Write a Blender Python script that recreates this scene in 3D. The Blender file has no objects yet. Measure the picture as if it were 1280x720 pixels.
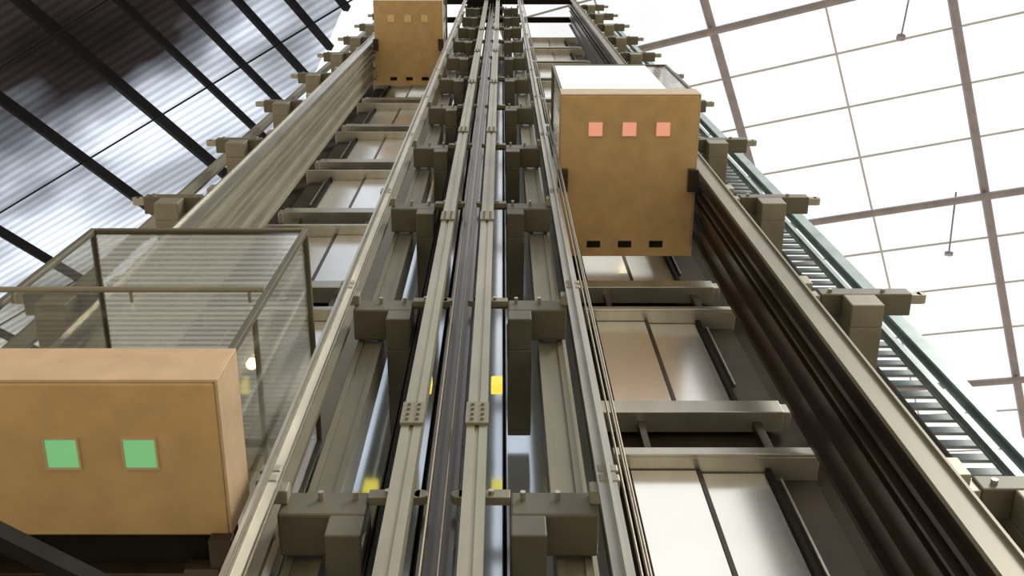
import bpy, bmesh, math, random
from mathutils import Vector, Matrix
random.seed(4)
S=bpy.context.scene
COL=S.collection
try:
    S.view_settings.view_transform='Standard'
except Exception: pass

# ------------------------------------------------------------ materials
def base_mat(name):
    m=bpy.data.materials.new(name); m.use_nodes=True
    nt=m.node_tree
    return m,nt,nt.nodes['Principled BSDF']
def paint(name,col,rough=.5,metal=0.,var=.25,scale=3.,bump=.0,emit=None,es=0,spec=.5,stretch=1.0):
    m,nt,b=base_mat(name)
    tc=nt.nodes.new('ShaderNodeTexCoord'); n=nt.nodes.new('ShaderNodeTexNoise')
    mp=nt.nodes.new('ShaderNodeMapping'); mp.inputs['Scale'].default_value=(1,1,stretch)
    n.inputs['Scale'].default_value=scale; n.inputs['Detail'].default_value=5
    nt.links.new(tc.outputs['Object'],mp.inputs['Vector']); nt.links.new(mp.outputs['Vector'],n.inputs['Vector'])
    r=nt.nodes.new('ShaderNodeValToRGB')
    r.color_ramp.elements[0].position=.3; r.color_ramp.elements[1].position=.7
    r.color_ramp.elements[0].color=tuple(c*(1-var) for c in col)+(1,)
    r.color_ramp.elements[1].color=tuple(min(1,c*(1+var*.6)) for c in col)+(1,)
    nt.links.new(n.outputs['Fac'],r.inputs['Fac']); nt.links.new(r.outputs['Color'],b.inputs['Base Color'])
    b.inputs['Roughness'].default_value=rough; b.inputs['Metallic'].default_value=metal
    b.inputs['Specular IOR Level'].default_value=spec
    if bump:
        bp=nt.nodes.new('ShaderNodeBump'); bp.inputs['Strength'].default_value=bump
        nt.links.new(n.outputs['Fac'],bp.inputs['Height']); nt.links.new(bp.outputs['Normal'],b.inputs['Normal'])
    if emit:
        b.inputs['Emission Color'].default_value=emit+(1,); b.inputs['Emission Strength'].default_value=es
    return m
M={}
M['steel']=paint('painted_steel_beige',(.235,.215,.155),.45,.15,.2,2.5,stretch=.3)
M['steel_l']=paint('galvanised_steel_light',(.345,.325,.25),.42,.35,.18,3,stretch=.3)
M['steel_s']=paint('silver_steel',(.52,.50,.43),.3,.7,.18,3,stretch=.3)
M['bracket']=paint('bracket_paint_olive',(.125,.113,.078),.5,.1,.22,2)
M['dark']=paint('dark_bronze_steel',(.075,.056,.041),.33,.55,.35,2.5,stretch=.3)
M['brown']=paint('dark_brown_lacquer',(.12,.105,.085),.25,.5,.3,2.5,stretch=.3)
M['black']=paint('black_rubber',(.015,.013,.01),.8,0,.3,4,spec=.15)
M['rope']=paint('wire_rope_steel',(.20,.17,.12),.45,.5,.2,8)
M['wood']=paint('plywood_underside',(.55,.365,.165),.5,0,.13,4,.03)
M['wood_l']=paint('plywood_edge_light',(.56,.40,.25),.45,0,.12,5)
M['tube']=paint('roof_tube_grey',(.33,.30,.32),.4,.2,.15,2)
M['thin']=paint('roof_wire_grey',(.60,.59,.60),.5,.0,.1,2)
M['mull']=paint('roof_beam_dark',(.012,.012,.015),.7,.0,.3,1,spec=.1)
M['teal']=paint('grey_teal_painted_rail',(.33,.42,.42),.35,.3,.3,2)
M['yellow']=paint('yellow_lamp',(.75,.65,.1),.4,0,.1,2,0,(1,.82,.10),.9)
M['pink']=paint('lit_pink_pane',(.75,.42,.30),.4,0,.05,2,0,(1,.36,.24),.45)
M['green']=paint('lit_green_pane',(.28,.55,.30),.4,0,.05,2,0,(.16,.75,.28),.34)
M['amber']=paint('lit_amber_pane',(.7,.48,.22),.4,0,.05,2,0,(1,.5,.15),.06)
M['doorm']=paint('brushed_steel_door',(.95,.93,.87),.2,.8,.05,1.2)
M['wall']=paint('dark_cladding',(.042,.031,.02),.75,.0,.4,1.5,spec=.15)
M['tray']=paint('grey_blue_tray_rung',(.20,.24,.26),.5,.2,.3,5)
M['painted_glare']=paint('front_glass_white_reflection',(.88,.88,.86),.3,0,.05,1,0,(1,1,1),.25)  # milky white and glow stand in for a bright reflection on glass
M['lampw']=paint('warm_lamp',(1,.8,.5),.3,0,.0,1,0,(1,.75,.4),8)
def glassmat(name,tint,base,gain,refl_bands=False):
    m=bpy.data.materials.new(name); m.use_nodes=True; nt=m.node_tree
    for n in list(nt.nodes): nt.nodes.remove(n)
    N=nt.nodes.new; L=nt.links.new
    o=N('ShaderNodeOutputMaterial'); mx=N('ShaderNodeMixShader')
    t=N('ShaderNodeBsdfTransparent'); g=N('ShaderNodeBsdfGlossy')
    t.inputs['Color'].default_value=tint+(1,); g.inputs['Roughness'].default_value=.05
    lw=N('ShaderNodeLayerWeight'); lw.inputs['Blend'].default_value=.5
    p=N('ShaderNodeMath'); p.operation='POWER'; p.inputs[1].default_value=3; L(lw.outputs['Facing'],p.inputs[0])
    a=N('ShaderNodeMath'); a.operation='MULTIPLY_ADD'; a.inputs[1].default_value=gain; a.inputs[2].default_value=base; L(p.outputs[0],a.inputs[0])
    L(a.outputs[0],mx.inputs[0]); L(t.outputs[0],mx.inputs[1]); L(g.outputs[0],mx.inputs[2])
    out=mx
    if refl_bands:  # translucent bands paint in the streaks reflected from the main roof
        tc=N('ShaderNodeTexCoord'); w=N('ShaderNodeTexWave'); w.bands_direction='Y'; w.inputs['Scale'].default_value=7
        L(tc.outputs['Object'],w.inputs['Vector'])
        mr=N('ShaderNodeMapRange'); mr.inputs['To Min'].default_value=.18; mr.inputs['To Max'].default_value=.40; L(w.outputs['Fac'],mr.inputs['Value'])
        tl=N('ShaderNodeBsdfTranslucent'); tl.inputs['Color'].default_value=(.95,.96,.95,1)
        m2=N('ShaderNodeMixShader'); L(mr.outputs[0],m2.inputs[0]); L(mx.outputs[0],m2.inputs[1]); L(tl.outputs[0],m2.inputs[2]); out=m2
    L(out.outputs[0],o.inputs[0]); return m
M['glass']=glassmat('cab_glass',(.95,.94,.90),.06,.5)
M['groof']=glassmat('cab_roof_glass_reflection_bands',(.94,.94,.92),.08,.4,True)
def backglass():
    m,nt,b=base_mat('pale_glazing')
    b.inputs['Base Color'].default_value=(.70,.76,.80,1); b.inputs['Metallic'].default_value=.85; b.inputs['Roughness'].default_value=.12
    n=nt.nodes.new('ShaderNodeTexNoise'); n.inputs['Scale'].default_value=1.2
    tc=nt.nodes.new('ShaderNodeTexCoord'); nt.links.new(tc.outputs['Object'],n.inputs['Vector'])
    bp=nt.nodes.new('ShaderNodeBump'); bp.inputs['Strength'].default_value=.25; nt.links.new(n.outputs['Fac'],bp.inputs['Height']); nt.links.new(bp.outputs['Normal'],b.inputs['Normal'])
    return m
M['bglass']=backglass()
def roof_white():
    m=bpy.data.materials.new('clear_roof_pane'); m.use_nodes=True; nt=m.node_tree
    for n in list(nt.nodes): nt.nodes.remove(n)
    o=nt.nodes.new('ShaderNodeOutputMaterial'); t=nt.nodes.new('ShaderNodeBsdfTransparent')
    tc=nt.nodes.new('ShaderNodeTexCoord'); n=nt.nodes.new('ShaderNodeTexNoise'); n.inputs['Scale'].default_value=.10
    r=nt.nodes.new('ShaderNodeValToRGB'); r.color_ramp.elements[0].position=.3; r.color_ramp.elements[1].position=.6
    r.color_ramp.elements[0].color=(.64,.64,.65,1); r.color_ramp.elements[1].color=(.88,.88,.87,1)
    nt.links.new(tc.outputs['Object'],n.inputs['Vector']); nt.links.new(n.outputs['Fac'],r.inputs[0]); nt.links.new(r.outputs[0],t.inputs[0]); nt.links.new(t.outputs[0],o.inputs[0])
    return m
M['rw']=roof_white()
def roof_rib():
    m=bpy.data.materials.new('ribbed_tinted_pane_dark_reflections'); m.use_nodes=True; nt=m.node_tree
    for n in list(nt.nodes): nt.nodes.remove(n)
    N=nt.nodes.new; L=nt.links.new
    o=N('ShaderNodeOutputMaterial'); t=N('ShaderNodeBsdfTransparent')
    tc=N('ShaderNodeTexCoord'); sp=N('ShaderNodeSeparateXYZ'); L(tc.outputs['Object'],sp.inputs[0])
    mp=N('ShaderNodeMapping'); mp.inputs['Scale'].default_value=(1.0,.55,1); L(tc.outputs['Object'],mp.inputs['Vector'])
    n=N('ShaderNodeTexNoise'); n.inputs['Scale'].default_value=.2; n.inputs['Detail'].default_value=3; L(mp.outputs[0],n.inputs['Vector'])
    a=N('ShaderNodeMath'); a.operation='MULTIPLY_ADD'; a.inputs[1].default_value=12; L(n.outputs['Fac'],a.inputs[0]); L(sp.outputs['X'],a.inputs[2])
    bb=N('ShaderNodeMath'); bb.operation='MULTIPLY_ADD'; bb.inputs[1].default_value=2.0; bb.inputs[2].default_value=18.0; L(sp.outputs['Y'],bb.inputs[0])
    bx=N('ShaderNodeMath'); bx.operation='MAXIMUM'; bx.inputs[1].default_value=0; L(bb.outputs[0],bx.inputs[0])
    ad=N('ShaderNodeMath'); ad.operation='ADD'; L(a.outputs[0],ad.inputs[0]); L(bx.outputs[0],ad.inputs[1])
    mr=N('ShaderNodeMapRange'); mr.inputs['From Min'].default_value=31.5; mr.inputs['From Max'].default_value=35.5; L(ad.outputs[0],mr.inputs['Value'])  # dark reflections painted into the pane tint by position and noise
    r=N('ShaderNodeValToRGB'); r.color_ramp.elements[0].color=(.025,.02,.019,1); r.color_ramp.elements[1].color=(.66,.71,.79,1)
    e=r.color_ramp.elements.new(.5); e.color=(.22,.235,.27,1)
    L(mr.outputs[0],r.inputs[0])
    w=N('ShaderNodeTexWave'); w.bands_direction='X'; w.inputs['Scale'].default_value=.8
    L(tc.outputs['Object'],w.inputs['Vector'])
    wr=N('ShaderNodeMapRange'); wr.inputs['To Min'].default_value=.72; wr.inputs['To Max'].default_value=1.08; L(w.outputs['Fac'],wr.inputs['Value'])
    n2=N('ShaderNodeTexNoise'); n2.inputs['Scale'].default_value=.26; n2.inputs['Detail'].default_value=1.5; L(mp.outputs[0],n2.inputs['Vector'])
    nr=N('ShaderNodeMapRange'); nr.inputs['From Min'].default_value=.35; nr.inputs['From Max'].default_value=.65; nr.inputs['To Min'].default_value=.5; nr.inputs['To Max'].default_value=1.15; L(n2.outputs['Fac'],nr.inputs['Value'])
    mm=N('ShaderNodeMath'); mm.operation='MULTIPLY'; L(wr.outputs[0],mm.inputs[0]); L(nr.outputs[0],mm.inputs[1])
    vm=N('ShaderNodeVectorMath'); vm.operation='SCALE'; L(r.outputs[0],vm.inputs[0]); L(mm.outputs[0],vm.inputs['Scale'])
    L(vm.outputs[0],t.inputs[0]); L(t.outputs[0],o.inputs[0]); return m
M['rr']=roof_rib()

# ------------------------------------------------------------ mesh helpers
def add_box(bm,x0,x1,y0,y1,z0,z1):
    if x0>x1:x0,x1=x1,x0
    v=[bm.verts.new(p) for p in [(x0,y0,z0),(x1,y0,z0),(x1,y1,z0),(x0,y1,z0),(x0,y0,z1),(x1,y0,z1),(x1,y1,z1),(x0,y1,z1)]]
    for f in [(3,2,1,0),(4,5,6,7),(0,1,5,4),(1,2,6,5),(2,3,7,6),(3,0,4,7)]: bm.faces.new([v[i] for i in f])
def add_cyl(bm,p0,p1,r,n=12,r2=None):
    p0=Vector(p0);p1=Vector(p1);d=p1-p0
    q=d.to_track_quat('Z','Y').to_matrix().to_4x4(); q.translation=(p0+p1)/2
    bmesh.ops.create_cone(bm,cap_ends=True,segments=n,radius1=r,radius2=r if r2 is None else r2,depth=d.length,matrix=q)
def add_prof(bm,prof,z0,z1):
    a=[bm.verts.new((x,y,z0)) for x,y in prof]; b=[bm.verts.new((x,y,z1)) for x,y in prof]
    n=len(prof)
    for i in range(n): bm.faces.new([a[i],a[(i+1)%n],b[(i+1)%n],b[i]])
    bm.faces.new(a[::-1]); bm.faces.new(b)
def obj(name,prims,mat,parent=None,loc=(0,0,0),bevel=0):
    bm=bmesh.new()
    for p in prims:
        if p[0]=='b': add_box(bm,*p[1:])
        elif p[0]=='c': add_cyl(bm,*p[1:])
        elif p[0]=='p': add_prof(bm,*p[1:])
    bmesh.ops.recalc_face_normals(bm,faces=bm.faces)
    me=bpy.data.meshes.new(name); bm.to_mesh(me); bm.free()
    me.materials.append(M[mat] if isinstance(mat,str) else mat)
    o=bpy.data.objects.new(name,me); COL.objects.link(o); o.location=loc
    if parent: o.parent=parent
    if bevel:
        m=o.modifiers.new('bevel','BEVEL'); m.width=bevel; m.segments=2; m.limit_method='ANGLE'
    return o
def each(name,prims,mat,parent,bevel=0):
    return [obj(name,[p],mat,parent,bevel=bevel) for p in prims]
def tag(o,label,cat,group=None):
    o['label']=label; o['category']=cat
    if group:o['group']=group
    return o
def empty(name,loc,label,cat,group=None):
    o=bpy.data.objects.new(name,None); o.empty_display_size=.2; COL.objects.link(o); o.location=loc
    tag(o,label,cat,group); return o
def dup(root,loc,skip=()):
    kids=list(root.children)
    r=root.copy(); COL.objects.link(r); r.location=loc
    for k in kids:
        if k.name.split('.')[0] in skip: continue
        c=k.copy(); COL.objects.link(c); c.parent=r
    return r
def mir(prims,on):
    if not on: return prims
    out=[]
    for p in prims:
        if p[0]=='b': out.append(('b',-p[2],-p[1])+tuple(p[3:]))
        elif p[0]=='c': out.append(('c',(-p[1][0],)+tuple(p[1][1:]),(-p[2][0],)+tuple(p[2][1:]))+tuple(p[3:]))
        elif p[0]=='p': out.append(('p',[(-x,y) for x,y in p[1]],p[2],p[3]))
    return out
def mxx(x,on): return (-.8-x) if on else x
TOP=42.1
H=3.5; Z0=5.84
# ------------------------------------------------------------ brackets
for mi in (False,True):
    x0=mxx(.05,mi)
    r=empty('column_bracket',(x0,3.52,Z0),'dark olive steel bracket bolted to the central column','bracket','olive brackets on the central columns')
    obj('bracket_head',mir([('b',0,.55,0,.31,-.27,0)],mi),'bracket',r,bevel=.018)
    obj('bracket_arm',mir([('b',0,.22,.31,1.2,-.50,0),('b',.0,.22,.0,.311,-.50,-.272)],mi),'bracket',r,bevel=.012)
    obj('flange_plate',mir([('b',-.33,-.0,-.03,.03,-.12,-.02),('c',(-.33,-.03,-.07),(-.33,.03,-.07),.05),('b',-.33,-.002,.03,.08,-.04,-.02)],mi),'steel',r,bevel=.005)
    obj('rail_clamp',mir([('b',.50,.64,-.10,-.002,-.16,-.04),('b',.55,.68,-.20,-.09,-.20,-.12),('b',.55,.68,-.20,-.09,-.08,0)],mi),'steel_l',r,bevel=.008)
    each('bolt',mir([('c',(x,-.055,z),(x,-.0 if x>0 else -.028,z),.02,6) for x,z in [(-.28,-.07),(-.12,-.07),(.08,-.09),(.3,-.09)]],mi),'steel_s',r)
    obj('warning_lamp',mir([('b',.42,.56,.80,.9,-.22,-.0)],mi),'yellow',r,bevel=.01)
    obj('warning_lamp',mir([('b',-.16,-.04,.80,.9,-.22,-.0)],mi),'yellow',r,bevel=.01)
    for k in range(1,11): dup(r,(x0,3.52,Z0+H*k),() if k<2 else ('warning_lamp',))
for mi in (False,True):
    x0=mxx(3.0,mi)
    w=.72 if mi else .86
    r=empty('outrigger_bracket',(x0,3.4,Z0),'olive-beige steel outrigger bracket on the outer shaft beam','bracket','outrigger brackets on the outer beams')
    obj('bracket_head',mir([('b',0,w,0,.22,-.17,0)],mi),'bracket',r,bevel=.012)
    obj('bracket_arm',mir([('b',.2,.5,.22,1.05,-.46,-.0),('b',.2,.5,0.0,.221,-.46,-.172)],mi),'steel',r,bevel=.012)
    obj('tie_plate',mir([('b',-.14,0,.02,.09,-.16,-.02),('b',-.19,-.1,-.12,.09,-.2,.02)],mi),'steel_l',r,bevel=.006)
    obj('end_clamp',mir([('b',w,w+.12,.03,.12,-.12,-.02),('c',(w+.12,.03,-.07),(w+.12,.12,-.07),.05,10)],mi),'steel_l',r,bevel=.005)
    each('bolt',mir([('c',(x,-.03,-.1),(x,.0,-.1),.022,6) for x in (.1,.6)],mi),'steel_s',r)
    for k in range(1,11): dup(r,(x0,3.4,Z0+H*k))

# ------------------------------------------------------------ verticals
def upright(name,prof,mat,x,y,label,cat='column',grp=None,mi=False,z0=0,z1=TOP,extra=None):
    xx=mxx(x,mi)
    o=obj(name,mir([('p',prof,0,z1-z0)]+(extra or []),mi),mat,None,(xx,y,z0))
    tag(o,label,cat,grp); return o
def chan(w,d,t):
    return [(0,0),(t,0),(t,d-t),(w-t,d-t),(w-t,0),(w,0),(w,d),(0,d)]
def hsec(w,d,t):
    a=(w-t)/2
    return [(0,0),(w,0),(w,t),(a+t,t),(a+t,d-t),(w,d-t),(w,d),(0,d),(0,d-t),(a,d-t),(a,t),(0,t)]
def tsec(w,d,t):
    a=(w-t)/2
    return [(a,0),(a+t,0),(a+t,d-t),(w,d-t),(w,d),(0,d),(0,d-t),(a,d-t)]
def boxp(w,d): return [(0,0),(w,0),(w,d),(0,d)]
for mi in (False,True):
    upright('steel_column',[(0,0),(.05,0),(.05,.02),(.18,.02),(.18,0),(.23,0),(.23,.3),(0,.3)],'steel',.34,3.86,'olive-beige painted box column between bracket arms','column','box columns of the tower',mi)
    xx=mxx(-.245,mi)
    r=empty('counterweight_rail',(xx,3.33,0),'light beige channel rail with bolted splice plates','rail','channel rails in the tower centre')
    obj('rail_channel',mir([('p',[(0,0),(.055,0),(.055,.015),(.085,.015),(.085,0),(.14,0),(.14,.13),(0,.13)],0,TOP)],mi),'steel_l',r)
    for z in (6.55,11.55,16.55,21.55,26.55,31.55):
        obj('splice_plate',mir([('b',-.01,.15,-.022,-.001,z-.16,z+.16)]+[('c',(x,-.04,z+dz),(x,-.02,z+dz),.013,6) for x in (.035,.105) for dz in (-.11,-.04,.04,.11)],mi),'steel',r)
    upright('guide_rail',tsec(.12,.13,.022),'steel_s',.59,3.22,'polished T-section guide rail','rail','guide rails by the cabs',mi,extra=[('b',.02,.10,.13,.15,0,TOP)])
    upright('flange_strip',boxp(.07,.05),'steel',.665,3.75,'narrow olive-beige steel strip','strip','narrow strips behind the guide rails',mi)
    upright('rear_strip',hsec(.10,.10,.015),'steel_l',.56,4.25,'slim beige H-section behind the column','strip','slim rear H-sections',mi)
    upright('door_side_post',hsec(.14,.2,.02),'steel',.80,4.50,'beige H-section post beside the landing doors','post','posts beside the landing doors',mi)
    for i,(x,y) in enumerate([(.68,3.05),(.735,3.16),(.70,2.95)] if not mi else [(.56,3.1),(.50,3.15)]):
        o=obj('hoist_rope',mir([('c',(0,0,.0),(0,0,TOP),.008,8)],mi),'rope',None,(mxx(x,mi),y,0)); tag(o,'thin dark steel hoist rope running up the tower','rope','hoist ropes')
upright('counterweight_channel',[(0,0),(.03,0),(.03,.03),(.09,.03),(.09,0),(.12,0),(.12,.03),(.18,.03),(.18,0),(.21,0),(.21,.2),(0,.2)],'brown',-.505,3.62,'dark brown lacquered multi-ribbed channel between the rails','rail')
for x,y,w in [(-.27,3.75,.03),(-.56,3.75,.03),(.0,3.7,.03),(-.83,3.7,.03)]:
    upright('dark_strip',chan(w,.2,.008),'black',x,y,'thin black steel strip','strip','black strips in the tower centre')
for x in (-.36,-.46):
    o=obj('hoist_rope',[('c',(0,0,0),(0,0,TOP),.009,8)],'rope',None,(x,3.45,0)); tag(o,'thin dark steel hoist rope running up the tower','rope','hoist ropes')
for mi in (False,True):
    m1='steel_l' if mi else 'dark'  # lighter steel on the left beam paints in its lit side face
    x0=mxx(2.62,mi)
    r=empty('shaft_beam',(x0,3.3,0),'silver deep ribbed steel shaft beam, coloured lighter for its lit side' if mi else 'dark bronze deep ribbed steel shaft beam','beam','deep outer shaft beams')
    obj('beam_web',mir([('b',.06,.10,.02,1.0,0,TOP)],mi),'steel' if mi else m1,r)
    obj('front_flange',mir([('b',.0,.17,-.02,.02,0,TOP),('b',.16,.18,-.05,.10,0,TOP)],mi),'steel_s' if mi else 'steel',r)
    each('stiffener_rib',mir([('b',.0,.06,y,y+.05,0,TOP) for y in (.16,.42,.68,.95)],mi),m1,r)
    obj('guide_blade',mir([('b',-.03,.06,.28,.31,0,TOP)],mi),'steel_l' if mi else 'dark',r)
    upright('outer_guide_rail',tsec(.09,.10,.018),'steel_l',2.86,3.50,'light grey outer guide rail','rail','outer guide rails',mi)
    upright('outer_angle_post',[(0,0),(.08,0),(.08,.02),(.02,.02),(.02,.1),(0,.1)],'steel_l',3.78 if mi else 3.52,3.86 if mi else 4.5,'light steel angle post outside the shaft','post','angle posts outside the shafts',mi,z1=38)
upright('edge_rail',hsec(.14,.12,.02),'teal',4.0,3.95,'grey-teal painted edge rail beside the cable tray','rail',z1=38)
upright('edge_strip',hsec(.05,.10,.02),'teal',3.84,3.98,'slim grey-teal strip beside the edge rail','rail',z1=38)
upright('edge_rail',hsec(.14,.12,.02),'steel',-4.75,3.9,'beige edge rail outside the shaft','rail',z1=40)
r=empty('cable_tray',(3.70,4.25,0),'perforated ladder cable tray with grey rungs','cable tray')
each('tray_side',[('b',0,.02,0,.1,0,37),('b',.40,.42,0,.1,0,37)],'dark',r)
z=4.0; rg=[]
while z<30: rg.append(('b',.02,.40,.03,.06,z,z+.11)); z+=.24
o=obj('tray_rungs',rg,'tray',r); o['kind']='stuff'

# ------------------------------------------------------------ walls and doors
def setting(o,lab=None):
    o['kind']='structure'
    if lab:o['label']=lab
    return o
setting(obj('wall_right',[('b',.95,3.25,4.80,4.88,0,TOP)],'wall'),'dark bronze cladding behind the landing doors')
setting(obj('wall_left',[('b',-3.9,-1.75,4.80,4.88,0,TOP)],'wall'),'dark bronze cladding behind the landing doors')
setting(obj('window_3',[('b',-1.74,.94,4.95,4.99,0,TOP)],'bglass'),'pale blue glazing behind the tower')
for mi in (False,True):
    r=empty('landing_door',(mxx(1.1,mi),4.62,5.72),'brushed steel two-panel landing door with steel beams','door','landing doors up the shaft')
    obj('door_panel',mir([('b',.02,.60,0,.04,0,2.3)],mi),'doorm',r,bevel=.006)
    obj('door_panel',mir([('b',.64,1.2,.03,.07,0,2.3)],mi),'doorm',r,bevel=.006)
    obj('meeting_strip',mir([('b',.602,.638,-.012,.06,0,2.3)],mi),'dark',r)
    obj('side_panel',mir([('b',1.26,1.62,.05,.09,.12,2.2)],mi),'wall',r,bevel=.006)
    each('door_jamb',mir([('b',1.205,1.25,-.02,.12,0,2.3),('b',-.03,.015,-.02,.12,0,2.3)],mi),'black',r)
    obj('side_trim',mir([('b',1.31,1.33,.02,.05,.6,2.2)],mi),'steel_s',r)
    obj('header_beam',mir([('b',-.12,1.68,-.12,.12,2.32,2.50),('b',-.12,1.68,-.15,-.119,2.32,2.36)],mi),'steel_s',r,bevel=.008)
    obj('sill_beam',mir([('b',-.15,1.6,-.10,.12,-.27,-.02),('b',1.6,1.68,-.08,.1,-.24,-.06)],mi),'steel_s',r,bevel=.008)
    each('hanger_post',mir([('b',1.3,1.38,.0,.08,2.5,3.22),('b',.2,.26,.0,.08,2.5,3.22)],mi),'dark',r)
    for k in range(-1,10):
        if k: dup(r,(mxx(1.1,mi),4.62,5.72+H*k))

# ------------------------------------------------------------ cabs
def cab(x0,yn,zb,mat,label,far=4.42,wood_far=None,ztop=2.9,panes=(-.44,0,.44),front='glass',rail=True):
    w=1.78; d=far-yn; wf=(wood_far or far)-yn; hb=.44
    r=empty('elevator_cab',(x0+w/2,yn,zb),label,'elevator')
    h=w/2
    obj('floor_box',[('b',-h,h,.0,wf,.0,hb)],'wood',r,bevel=.012)
    obj('floor_edge',[('b',-h-.004,h+.004,-.02,-.001,.012,hb+.01),('b',h+.001,h+.02,-.02,wf,.012,hb+.01)],'wood_l',r,bevel=.004)
    for x in panes:
        obj('light_pane',[('b',x-.09,x+.09,.34,.52,-.006,.004)],mat,r,bevel=.003)
        t=.012
        obj('pane_frame',[('b',x-.09-t,x-.09,.34-t,.52+t,-.012,.002),('b',x+.09,x+.09+t,.34-t,.52+t,-.012,.002),('b',x-.09,x+.09,.34-t,.34,-.012,.002),('b',x-.09,x+.09,.52,.52+t,-.012,.002)],'wood_l',r)
    if wf>1.6:
        for i in range(3):
            x=(i-1)*.42
            obj('vent_slot',[('b',x-.09,x+.09,wf-.22,wf-.13,-.008,.004)],'black',r)
    else:
        obj('undercarriage',[('b',-h+.05,h-.05,wf+.01,d,.10,.38)],'black',r,bevel=.008)
        obj('cross_beam',[('b',-h+.1,h+.04,wf+.25,wf+.4,-.02,.1)],'dark',r,bevel=.008)
        obj('sheave',[('c',(h-.25,wf+.3,-.05),(h-.05,wf+.3,-.05),.14,20)],'dark',r)
    t=.045; fr=[]
    for x in (-h,h-t):
        for y in (0,d-t): fr.append(('b',x,x+t,y,y+t,hb,ztop))
    fr+= [('b',-h+t,h-t,0,t,ztop-t,ztop),('b',-h+t,h-t,d-t,d,ztop-t,ztop)]
    fr+= [('b',x,x+t,t,d-t,ztop-t,ztop) for x in (-h,h-t)]
    fr+= [('b',-h+t,h-t,0,t,hb+.001,hb+.04)]
    obj('cab_frame',fr,'bracket',r,bevel=.005)
    if front=='painted_glare':
        obj('front_panel',[('b',-h+t,h-.34,.012,.03,hb+.04,ztop-t)],'painted_glare',r)
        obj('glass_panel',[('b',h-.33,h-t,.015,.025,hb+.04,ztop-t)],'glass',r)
    else:
        obj('glass_panel',[('b',-h+t,h-t,.015,.025,hb+.04,ztop-t)],'glass',r)
    obj('glass_panel',[('b',h-.03,h-.02,t,d-t,hb,ztop-t)],'glass',r)
    obj('glass_panel',[('b',-h+.02,-h+.03,t,d-t,hb,ztop-t)],'glass',r)
    obj('glass_roof',[('b',-h+t,h-t,t,d-t,ztop-.03,ztop-.02)],'groof',r)
    if rail:
        obj('handrail',[('c',(-h-.0,-.07,1.32),(h,-.07,1.32),.02,12)]+[('c',(x,-.07,1.32),(x,.02,1.32),.012,8) for x in (-h+.1,0,h-.1)],'steel',r)
    obj('side_handrail',[('c',(h-.08,.1,1.32),(h-.08,d-.1,1.32),.02,12)],'steel_l',r)
    each('rear_panel',[('b',-h+t,-h+.4,d-t,d-.01,hb,ztop-t),('b',h-.4,h-t,d-t,d-.01,hb,ztop-t)],'wood_l',r)
    each('guide_shoe',[('b',h-.10,h+.035,.95,1.25,-.09,-.003),('b',-h-.035,-h+.10,.95,1.25,-.09,-.003)],'dark',r,bevel=.006)
    obj('ceiling_lamp',[('c',(.35,d*.6,ztop-.1),(.35,d*.6,ztop-.05),.045,16)],'lampw',r)
    return r
cab(.76,2.25,13.4,'pink','glass elevator cab with plywood base and three pink lit panes',front='painted_glare',rail=False)
cab(-3.37,2.45,5.19,'green','glass elevator cab with plywood base and green lit panes',wood_far=3.42,ztop=2.98,panes=(0,.44))
cab(-3.37,2.25,28.0,'amber','high elevator cab with plywood base and dim amber panes',rail=False)
o=obj('diagonal_strut',[('b',-1.35,1.35,-.04,.04,-.05,.05)],'black',None,(-2.45,2.82,4.3)); o.rotation_euler=(.0,0,math.atan2(.32,.5)); tag(o,'black beam crossing under the lowest cab','beam')
for y in (3.3,4.0):
    o=obj('machine_beam',[('b',-3.6,2.9,0,.2,0,.3)],'black',None,(0,y,TOP)); tag(o,'black transverse beam carrying the hoist machines','beam','machine beams')
r=empty('hoist_machine',(-.6,3.52,TOP+.01),'black hoist machine housing at the tower head','machine')
obj('housing',[('b',-.8,.6,0,.44,0,.9)],'black',r,bevel=.05)
each('sheave',[('c',(-.3,.1,.4),(-.3,.34,.4),.38,24),('c',(.3,.1,.4),(.3,.34,.4),.38,24)],'dark',r)

# ------------------------------------------------------------ roof
def V(*a): return Vector(a)
N1=V(.327,-.264,.909).normalized(); k1=39.0
N2=V(-.31,-.545,.78).normalized(); k2=36.3
def basis(e1,N,ref):
    e1=(e1-N*e1.dot(N)).normalized(); e2=N.cross(e1).normalized()
    if e2.dot(ref)<0: e2=-e2
    return e1,e2
A1,B1=basis(V(.354,.925,.141),N1,V(-.893,.228,.388))
A2,B2=basis(V(.3855,.6776,.6267),N2,V(.869,-.4945,0))
def plane(name,A,B,N,k,ra,rb,cutN,cutk,mat,lab):
    C=A.cross(B)
    mw=Matrix((A,B,C)).transposed().to_4x4(); mw.translation=N*k
    inv=mw.inverted()
    bm=bmesh.new()
    vs=[bm.verts.new((a,b,0)) for a,b in [(ra[0],rb[0]),(ra[1],rb[0]),(ra[1],rb[1]),(ra[0],rb[1])]]
    bm.faces.new(vs)
    co=inv@(cutN*cutk); no=inv.to_3x3()@cutN
    bmesh.ops.bisect_plane(bm,geom=bm.verts[:]+bm.edges[:]+bm.faces[:],plane_co=co,plane_no=no,clear_outer=True)
    me=bpy.data.meshes.new(name); bm.to_mesh(me); bm.free(); me.materials.append(M[mat])
    o=bpy.data.objects.new(name,me); COL.objects.link(o); o.matrix_world=mw; setting(o,lab)
plane('window_1',A1,B1,N1,k1,(-30,50),(-30,40),N2,k2,'rw','clear sloping roof glazing')
plane('window_2',A2,B2,N2,k2,(-10,70),(-45,20),N1,k1,'rr','ribbed tinted sloping roof glazing with dark reflections painted in')
def clipseg(p,q,N,k):
    dp=p.dot(N)-k; dq=q.dot(N)-k
    if dp>0 and dq>0: return None
    if dp>0: p=p+(q-p)*(dp/(dp-dq))
    elif dq>0: q=q+(p-q)*(dq/(dq-dp))
    return p,q
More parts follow.
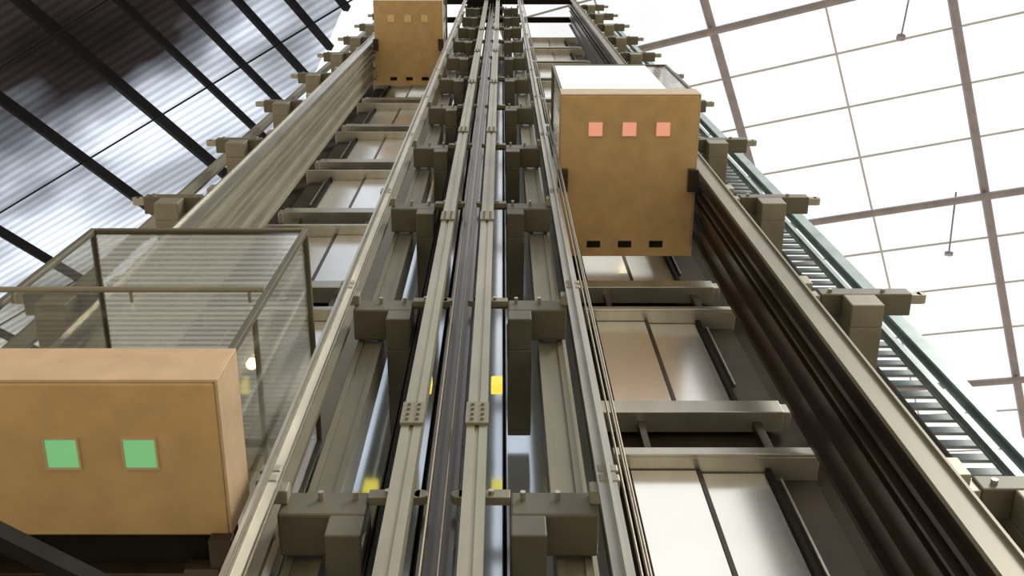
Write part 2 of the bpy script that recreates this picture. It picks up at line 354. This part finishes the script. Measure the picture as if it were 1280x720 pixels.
def line(N,k,A,B,a,b,rng,cut,off,name,r,mat,lab,cat,grp,seg=12):
    O=N*(k-off)
    if a is None: p=O+B*b+A*rng[0]; q=O+B*b+A*rng[1]
    else: p=O+A*a+B*rng[0]; q=O+A*a+B*rng[1]
    s=clipseg(p,q,*cut)
    if not s: return
    p,q=s
    o=obj(name,[('c',(0,0,0),tuple(q-p),r,seg)],mat,None,tuple(p)); tag(o,lab,cat,grp)
c1=(N2,k2-.3); c2=(N1,k1-.3)
for b in (-6.4,1.9,10.3,18.6):
    line(N1,k1,A1,B1,None,b,(4,45),c1,.35,'tubular_purlin',.17,'tube','thick grey tubular roof member','roof tube','thick roof tubes')
for a in (3.7,12.6,21.5,30.5,39.5):
    line(N1,k1,A1,B1,a,None,(-16,22),c1,.7,'tubular_purlin',.15,'tube','thick grey tubular roof member','roof tube','thick roof tubes')
for b in (-2.2,6.1,14.5):
    line(N1,k1,A1,B1,None,b,(4,45),c1,.2,'glazing_bar',.04,'thin','thin grey glazing bar on the roof panes','glazing bar','thin glazing bars')
a=5.9
while a<42:
    if min(abs(a-t) for t in (12.6,21.5,30.5,39.5))>.6:
        line(N1,k1,A1,B1,a,None,(-16,22),c1,.1,'glazing_bar',.045,'thin','thin grey glazing bar on the roof panes','glazing bar','thin glazing bars')
    a+=2.225
for b in (-33,-27.4,-21.6,-17.6,-14.8,-13,-11.2,-9.5,-7.8,-6.2):
    line(N2,k2,A2,B2,None,b,(5,60),c2,.4,'sloping_girder',.30 if b<-16 else .2,'mull','heavy dark sloping girder under the glass','girder','dark sloping girders',4)
for a in (16.5,22.5,28.5,34.5,40.5):
    line(N2,k2,A2,B2,a,None,(-40,5),c2,.8,'bracing_cable',.04,'mull','thin dark bracing cable below the roof','cable','roof bracing cables',8)
def lamp(p,q):
    p=V(*p);q=V(*q); r=empty('hanging_rod',tuple(p),'slim rod hanging from a roof tube with a small disc end','rod','hanging rods')
    d=q-p
    obj('rod',[('c',(0,0,0),tuple(d),.035,8)],'tube',r); obj('end_disc',[('c',tuple(d),tuple(d+d.normalized()*.12),.16,16)],'tube',r)
lamp((18.1,10.6,40.3),(17.6,12.7,39.0)); lamp((14.5,3.05,38.4),(14.1,4.2,37.6))

# ------------------------------------------------------------ world, lights, camera
w=bpy.data.worlds.new('bright_overcast'); S.world=w; w.use_nodes=True; nt=w.node_tree
bg=nt.nodes['Background']; tc=nt.nodes.new('ShaderNodeTexCoord'); sp=nt.nodes.new('ShaderNodeSeparateXYZ')
nt.links.new(tc.outputs['Generated'],sp.inputs[0])
rp=nt.nodes.new('ShaderNodeValToRGB'); mr=nt.nodes.new('ShaderNodeMapRange'); mr.inputs['From Min'].default_value=-1
nt.links.new(sp.outputs['Z'],mr.inputs['Value']); nt.links.new(mr.outputs[0],rp.inputs[0])
rp.color_ramp.elements[0].position=.0; rp.color_ramp.elements[0].color=(.54,.46,.34,1)
rp.color_ramp.elements[1].position=.75; rp.color_ramp.elements[1].color=(1,1,1,1)
e=rp.color_ramp.elements.new(.5); e.color=(.43,.39,.30,1)
nt.links.new(rp.outputs[0],bg.inputs['Color']); bg.inputs['Strength'].default_value=1.45
sl=bpy.data.lights.new('daylight','SUN'); sl.energy=3.0; sl.angle=.35; sl.color=(1,.96,.86)
so=bpy.data.objects.new('daylight',sl); COL.objects.link(so); so.location=(20,-15,40)
so.rotation_euler=Vector((-.55,.45,-.7)).to_track_quat('-Z','Y').to_euler()
cd=bpy.data.cameras.new('camera'); co=bpy.data.objects.new('camera',cd); COL.objects.link(co)
th=math.radians(70); s,c=math.sin(th),math.cos(th)
mt=Matrix(((1,0,0),(0,-s,-c),(0,c,-s))).to_4x4()
co.matrix_world=mt
cd.sensor_width=36; cd.lens=36*1300/1280; cd.shift_x=12/1280; cd.clip_end=400; cd.clip_start=.05
S.camera=co
